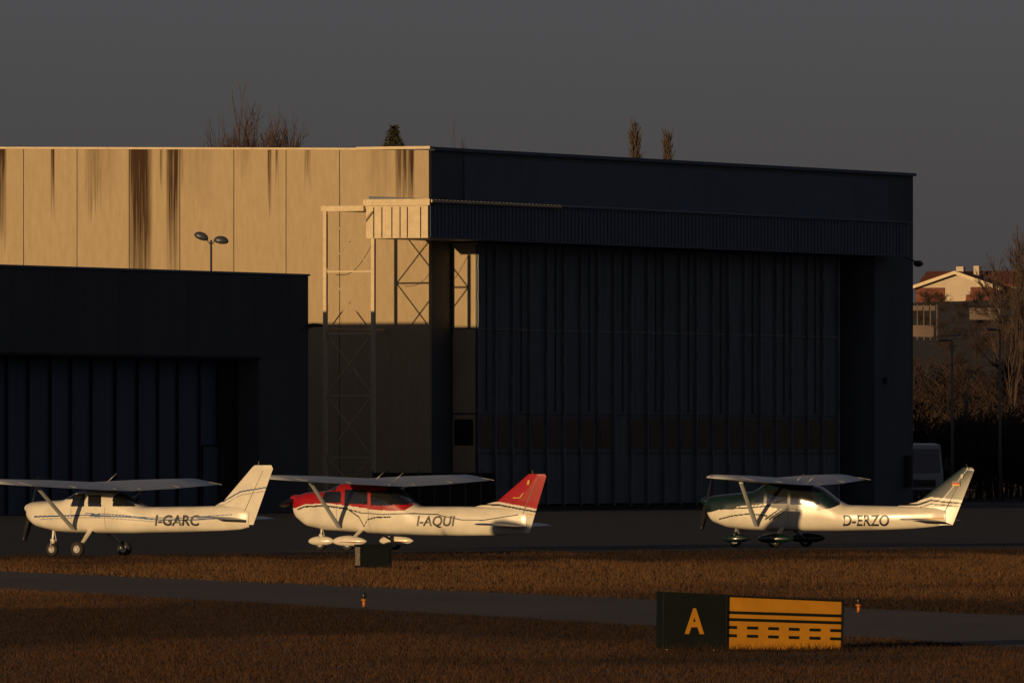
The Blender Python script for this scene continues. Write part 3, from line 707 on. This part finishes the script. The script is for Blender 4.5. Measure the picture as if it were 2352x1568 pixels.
def paint3(px,py,u,v,w_):
    if 1.62<u<1.98 and py<1126 and abs(v)<.5: return 'glass'
    if abs(v)>.25 and win(px,py,[((1742,1730),(1752,1752),1128,1154,0),((1760,1758),(1806,1806),1124,1156,0),((1812,1812),(1868,1880),1125,1158,0)]): return 'glass'
    yb=I(px,[1630,1650,1700,1760,1800,1870,1905,1925],[1176,1170,1168,1163,1170,1173,1166,1158])
    if px<1925 and py<yb:
        if near(px,py,[(1690,1164),(1740,1160),(1790,1152)],1.5): return 'white'
        return 'green'
    for o_ in(0,9,17):
        if 1755+o_<px<1790+o_ and abs(py-(1192-(px-1755-o_)*.72))<2.4: return 'green'
    if near(px,py,[(1650,1192),(1680,1184),(1720,1179),(1760,1184)],1.5): return 'green'
    if near(px,py,[(2090,1190),(2160,1189)],1.5): return 'gold'
    return 'white'
def fin3(px,py):
    yb=I(px,[2100,2130,2210],[1150,1140,1148])
    if py<yb: return 'green'
    if abs(py-yb-8)<2.0: return 'green'
    if abs(py-yb-16)<1.2: return 'green'
    return 'white'
plane(dict(D=330,a=21,x0=1612,rows=[(1625,1146,1165,.14),(1629,1141,1182,.32),(1640,1138,1198,.42),(1675,1134,1211,.5),(1720,1130,1216,.54),(1735,1128,1217,.55),(1765,1109,1218,.56),(1850,1109,1219,.56),(1885,1118,1219,.52),(1925,1150,1219,.45),(1945,1159,1218,.4),(2030,1161,1216,.28),(2090,1162,1213,.2),(2140,1164,1208,.12),(2165,1170,1203,.05)],
 text=[('D-ERZO',1932,2034,1181,1207,.12)],fin=[(2050,1162),(2100,1152),(2200,1073),(2228,1080),(2180,1204),(2110,1185)],finpaint=fin3,paint=paint3,span=10.9,wu=1.92,su=2.2,ww=1.86,strut=(1735,1206),stab=(2085,1192,1.7,1.05),gear=(2.72,1.03,2.75),fair='green',wr=.19,spin=1151,spinc='green',prop=62,ant=[(1815,1845,1116,1088),(1843,1873,1116,1090)],sill=1158,
 finmarks=[(2189,1106,17,3.4,'black',.0),(2189,1109.6,17,3.4,'flagr',.0),(2189,1113.2,17,3.4,'flagy',.0),(2201,1093,6,9,'greyp',.03)]))
# ------------------------------------------------------------ guidance sign
D=153; k=D/F
se=empty('taxiway_sign',(sx(1522,D),D,0),math.radians(16)); cs=math.cos(math.radians(16))
se.rotation_euler[1]=math.radians(.9)
X=lambda px:(px-1522)*k/cs
Z=lambda py:(1497-py)*k
m=MB()
xa,xb,xc=X(1522),X(1669),X(1936)
m.hexa([(xa,0,0.03),(xb,0,.03),(xb,.32,.03),(xa,.32,.03),(xa,0,Z(1361)),(xb,0,Z(1366)),(xb,.32,Z(1366)),(xa,.32,Z(1361))],'signblack')
m.hexa([(xb+.01,.02,.03),(xc,.02,.03),(xc,.30,.03),(xb+.01,.30,.03),(xb+.01,.02,Z(1371)),(xc,.02,Z(1379)),(xc,.30,Z(1379)),(xb+.01,.30,Z(1371))],'yellow')
for p in (1540,1650,1700,1900): m.tube((X(p),.15,-.05),(X(p),.15,.1),.03,.03,'metal',8)
m.hexa([(xb,-.01,Z(1371)),(xc+.02,-.01,Z(1379)),(xc+.02,.33,Z(1379)),(xb,.33,Z(1371)),(xb,-.01,Z(1367)),(xc+.02,-.01,Z(1375)),(xc+.02,.33,Z(1375)),(xb,.33,Z(1367))],'signblack')
m.box(xc+.002,xc+.025,-.01,.33,.02,Z(1380),'signblack')
m.box(xb-.012,xb+.012,-.015,.34,.02,Z(1365),'signblack')
o=m.obj('sign_box',se); bv=o.modifiers.new('b','BEVEL'); bv.width=.006; bv.segments=2
m=MB()
def bar(a,b2,yt,yb):
    f0=(a-1670)/267*5; f1=(b2-1670)/267*5
    m.hexa([(X(a),.012,Z(yb+f0)),(X(b2),.012,Z(yb+f1)),(X(b2),.019,Z(yb+f1)),(X(a),.019,Z(yb+f0)),(X(a),.012,Z(yt+f0)),(X(b2),.012,Z(yt+f1)),(X(b2),.019,Z(yt+f1)),(X(a),.019,Z(yt+f0))],'signblack')
bar(1672,1934,1403,1410); bar(1672,1934,1419,1426)
for yt in(1437,1456):
    for a,b2 in((1672,1693),(1717,1742),(1766,1790),(1814,1838),(1862,1887),(1910,1934)): bar(a,b2,yt,yt+7)
m.obj('hold_pattern',se)
me=text_mesh('A',1.0,0,.035); vv=np.array([v.co[:] for v in me.vertices]); mn=vv.min(0);mv=vv.max(0)
for v in me.vertices:
    fx=(v.co.x-mn[0])/(mv[0]-mn[0]); fz=(v.co.y-mn[1])/(mv[1]-mn[1]); v.co=(X(1572)+(X(1617)-X(1572))*fx,-.004,Z(1457)+(Z(1398)-Z(1457))*fz)
me.materials.clear(); me.materials.append(M['yellow']); o=bpy.data.objects.new('letter_a',me); S.collection.objects.link(o); o.parent=se
D=gd(1308); k=D/F; ue=empty('guidance_sign_back',(sx(828,D),D,0),math.radians(14)); m=MB()  # guidance sign seen from behind, a box with lip and feet
wd=(900-828)*k/math.cos(math.radians(14)); h=(1308-1253)*k
m.box(0,wd,0,.55,.05,h,'signblack'); m.box(-.02,wd+.02,-.02,.57,h+.003,h+.03,'signblack'); m.box(.06,wd-.06,-.02,-.003,.1,h-.06,'signblack')
M['speck']=mat('peeling_paint',(.30,.25,.2),(.03,.03,.03),14,.8); m.box(-.012,-.003,.04,.5,.1,h-.03,'speck')
for xx in(.05,wd-.12): m.box(xx,xx+.07,.1,.45,-.02,.05,'metal')
m.obj('sign_back_body',ue)
for (px,yt,yb) in((836,1360,1394),(1972,1372,1406)):
    D=gd(yb); k=D/F; h=(yb-yt)*k; m=MB()
    m.tube((0,0,0),(0,0,.012),.09,.09,'black',16); m.tube((0,0,.012),(0,0,h*.45),.028,.028,'orange',14); m.tube((0,0,h*.45),(0,0,h*.55),.05,.055,'orange',14)
    m.tube((0,0,h*.55),(0,0,h*.68),.035,.03,'black',14); m.ell((0,0,h*.8),.045,.045,h*.22,'black',14,10)
    m.obj('taxiway_edge_light',loc=(sx(px,D),D,0),smooth=True)
